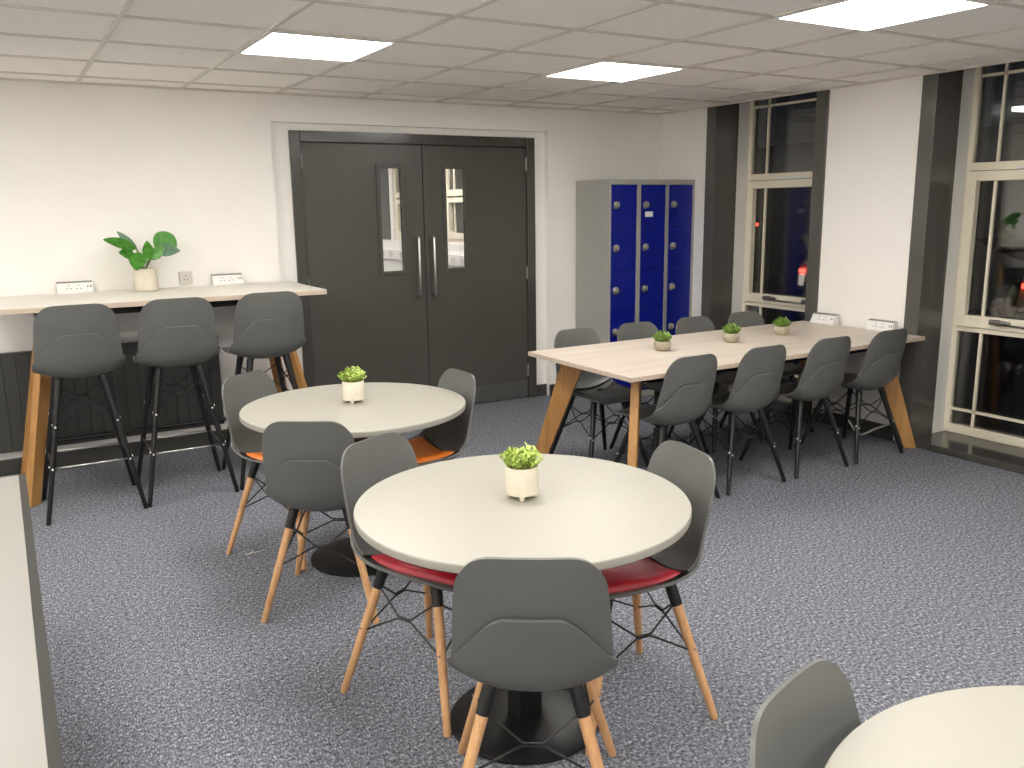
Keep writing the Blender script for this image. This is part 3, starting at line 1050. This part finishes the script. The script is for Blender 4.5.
fg = empty('leafy_plant', (-0.346, 0.72, 1.105))
tag(fg, 'broad-leaved green plant in a pale pot on the bar table', 'potted plant')
MB().lathe([(0, 0), (0.066, 0), (0.072, 0.004), (0.075, 0.02), (0.071, 0.09), (0.066, 0.138), (0.063, 0.140), (0.061, 0.13), (0, 0.13)], n=44).build('pot', M['pot'], fg, sharp=50)
MB().lathe([(0, 0.136), (0.062, 0.133)], n=24).build('soil', M['soil'], fg)
def fig_leaf(base, mid, tip_dir, length, width, mat, droop=0.2, upv=Vector((0, 0, 1)), fold=0.2, rnd=0.85, blunt=0.8):
    s = MB()
    b, m_ = Vector(base), Vector(mid)
    s.tube([b, (b + m_) / 2 + Vector((0, 0, 0.008)), m_], 0.003, 6)
    s.build('leaf_stalk', M['stem'], fg)
    l = MB()
    blade(l, m_, Vector(tip_dir), length, width, droop, upv, 14, fold, rnd, blunt)
    me = l.build('leaf', mat, fg)
    sol = me.modifiers.new('thickness', 'SOLIDIFY'); sol.thickness = 0.0015
    sub = me.modifiers.new('smooth', 'SUBSURF'); sub.levels = 1; sub.render_levels = 2
fig_leaf((-0.01, 0, 0.14), (-0.04, -0.02, 0.265), (-0.75, -0.2, 0.30), 0.21, 0.085, M['fig'], 0.05, Vector((0.2, -0.9, 0.7)))
fig_leaf((-0.015, 0, 0.14), (-0.055, -0.03, 0.215), (-0.5, -0.3, 0.35), 0.13, 0.09, M['fig'], 0.25, Vector((0.3, -0.9, 0.6)))
fig_leaf((-0.005, 0.01, 0.14), (-0.03, 0.02, 0.26), (-0.55, 0.25, 0.62), 0.16, 0.05, M['fig_under'], 0.0, Vector((-0.5, -0.2, 0.4)))
fig_leaf((0.0, -0.01, 0.14), (-0.03, -0.05, 0.245), (-0.2, -0.35, -0.6), 0.13, 0.105, M['fig'], 0.0, Vector((-0.2, -1, 0.3)))
fig_leaf((0.005, -0.01, 0.14), (0.02, -0.04, 0.20), (0.0, -0.1, 0.9), 0.115, 0.075, M['fig'], 0.0, Vector((0.3, -1, 0.1)))
fig_leaf((0.01, -0.01, 0.14), (0.03, -0.03, 0.20), (0.75, -0.2, 0.62), 0.125, 0.075, M['fig'], 0.05, Vector((0, -1, 0.4)))
fig_leaf((0.01, 0.005, 0.14), (0.085, 0.0, 0.250), (0.42, -0.05, 0.40), 0.14, 0.16, M['fig'], 0.0, Vector((0.1, -1, 0.45)), 0.12, 1.0, 0.55)
fig_leaf((0.01, 0.0, 0.14), (0.075, -0.01, 0.25), (0.85, -0.3, 0.02), 0.145, 0.09, M['fig_under'], 0.05, Vector((0.1, -1, 0.5)), 0.1, 0.8)

# ------------------------------------------------------------------ cables and scraps
def curve_tube(name, pts, r):
    m = MB()
    out = []
    P = [Vector(p) for p in pts]
    for i in range(len(P) - 1):
        p0, p1, p2, p3 = P[max(i - 1, 0)], P[i], P[i + 1], P[min(i + 2, len(P) - 1)]
        for k in range(6):
            t = k / 6
            out.append(0.5 * (2 * p1 + (p2 - p0) * t + (2 * p0 - 5 * p1 + 4 * p2 - p3) * t * t + (3 * p1 - p0 - 3 * p2 + p3) * t ** 3))
    out.append(P[-1])
    m.tube(out, r, 8)
    return m.build(name, M['cable'])
c = curve_tube('cable', [(3.93, -1.06, 0.68), (3.92, -1.0, 0.3), (3.92, -1.03, 0.09), (3.92, -1.12, 0.15), (3.91, -1.21, 0.18), (3.90, -1.31, 0.07), (3.87, -1.42, 0.012), (3.90, -1.52, 0.07), (3.93, -1.61, 0.12)], 0.007)
tag(c, 'white cable trailing to the floor under the window end of the long table', 'cable')
c = curve_tube('string', [(-0.32, -1.20, 0.003), (-0.27, -1.18, 0.003), (-0.25, -1.21, 0.003), (-0.29, -1.235, 0.003), (-0.20, -1.22, 0.003)], 0.002)
tag(c, 'scrap of pale string on the carpet beside an orange-padded chair', 'string')

# ------------------------------------------------------------------ night outside
structure(MB().box(4.6, 60, -40, 50, -0.3, -0.2).build('street', M['asphalt']))
structure(MB().box(40, 41, -30, 60, -0.2, 5.0).build('building_far', M['brick_far']))
def parked_car(x, y, label, glow=True):
    """small hatchback seen from behind: tail at x, centre line at y, ground at -0.2"""
    root = empty('parked_car', (x, y, -0.2))
    tag(root, label, 'car', 'parked cars outside the windows')
    prof = [(0.0, 0.30), (-0.02, 0.62), (0.03, 0.92), (0.30, 1.36), (0.75, 1.46), (1.7, 1.44), (2.35, 1.02), (3.35, 0.86), (3.75, 0.66), (3.78, 0.32), (3.3, 0.22), (0.4, 0.22)]
    hw = [0.76, 0.83, 0.82, 0.64, 0.60, 0.60, 0.74, 0.76, 0.72, 0.72, 0.76, 0.76]
    n = len(prof)
    m = MB()
    vs = [(p[0], -w_, p[1]) for p, w_ in zip(prof, hw)] + [(p[0], w_, p[1]) for p, w_ in zip(prof, hw)]
    m.faces(vs, [tuple(range(n)), tuple(range(2 * n - 1, n - 1, -1))] + [(i, n + i, n + (i + 1) % n, (i + 1) % n) for i in range(n)])
    bmesh.ops.bevel(m.bm, geom=list(m.bm.edges), offset=0.05, segments=3, affect='EDGES', profile=0.5)
    m.build('body', M['car'], root)
    g_ = MB()
    g_.faces([(0.035, -0.66, 0.96), (0.035, 0.66, 0.96), (0.27, 0.56, 1.33), (0.27, -0.56, 1.33), (0.055, -0.66, 0.95), (0.055, 0.66, 0.95), (0.29, 0.56, 1.32), (0.29, -0.56, 1.32)],
             [(0, 1, 2, 3), (7, 6, 5, 4), (0, 4, 5, 1), (1, 5, 6, 2), (2, 6, 7, 3), (3, 7, 4, 0)])
    g_.build('rear_window', M['black'], root)
    for s_ in (-1, 1):
        MB().box(-0.035, 0.08, min(s_ * 0.67, s_ * 0.76), max(s_ * 0.67, s_ * 0.76), 0.79, 0.845, bevel=0.012).build('tail_light', M['tail'], root)
        if glow: MB().box(-0.035, 0.06, min(s_ * 0.67, s_ * 0.76), max(s_ * 0.67, s_ * 0.76), 0.60, 0.77, bevel=0.02).build('glow_block', M['reverse'], root)  # pale glowing block set below the tail light
        for wx in (0.65, 3.0):
            w_ = MB()
            w_.tube([(wx, s_ * 0.62, 0.30), (wx, s_ * 0.66, 0.30), (wx, s_ * 0.78, 0.30), (wx, s_ * 0.80, 0.30)], [0.26, 0.30, 0.30, 0.26], 24)
            w_.build('wheel', M['rubber'], root)
    b_ = MB()
    b_.box(-0.06, 0.06, -0.80, 0.80, 0.34, 0.52, bevel=0.03)
    b_.build('bumper', M['rubber'], root)
parked_car(9.0, 2.86, 'parked pale car with red tail light glowing outside the first window')
parked_car(9.0, -0.38, 'parked pale car with red tail light outside the nearer window, at the photo edge', False)
sg = empty('red_lamp_post', (14.0, 9.2, -0.2))  # red point of light carried by an invented post and housing
tag(sg, 'small red lamp in the dark outside the first window', 'signal lamp')
MB().tube([(0, 0, 0), (0, 0, 1.15)], 0.04, 12).build('post', M['black'], sg)
MB().box(-0.07, 0.07, -0.09, 0.09, 1.15, 1.48, bevel=0.02).build('housing', M['black'], sg)
lamp = MB().lathe([(0, 0.03), (0.025, 0.02), (0.042, 0)], n=16).build('lamp', M['tail'], sg)
lamp.rotation_euler = (0, -PI / 2, 0)
lamp.location = (-0.07, 0, 1.32)
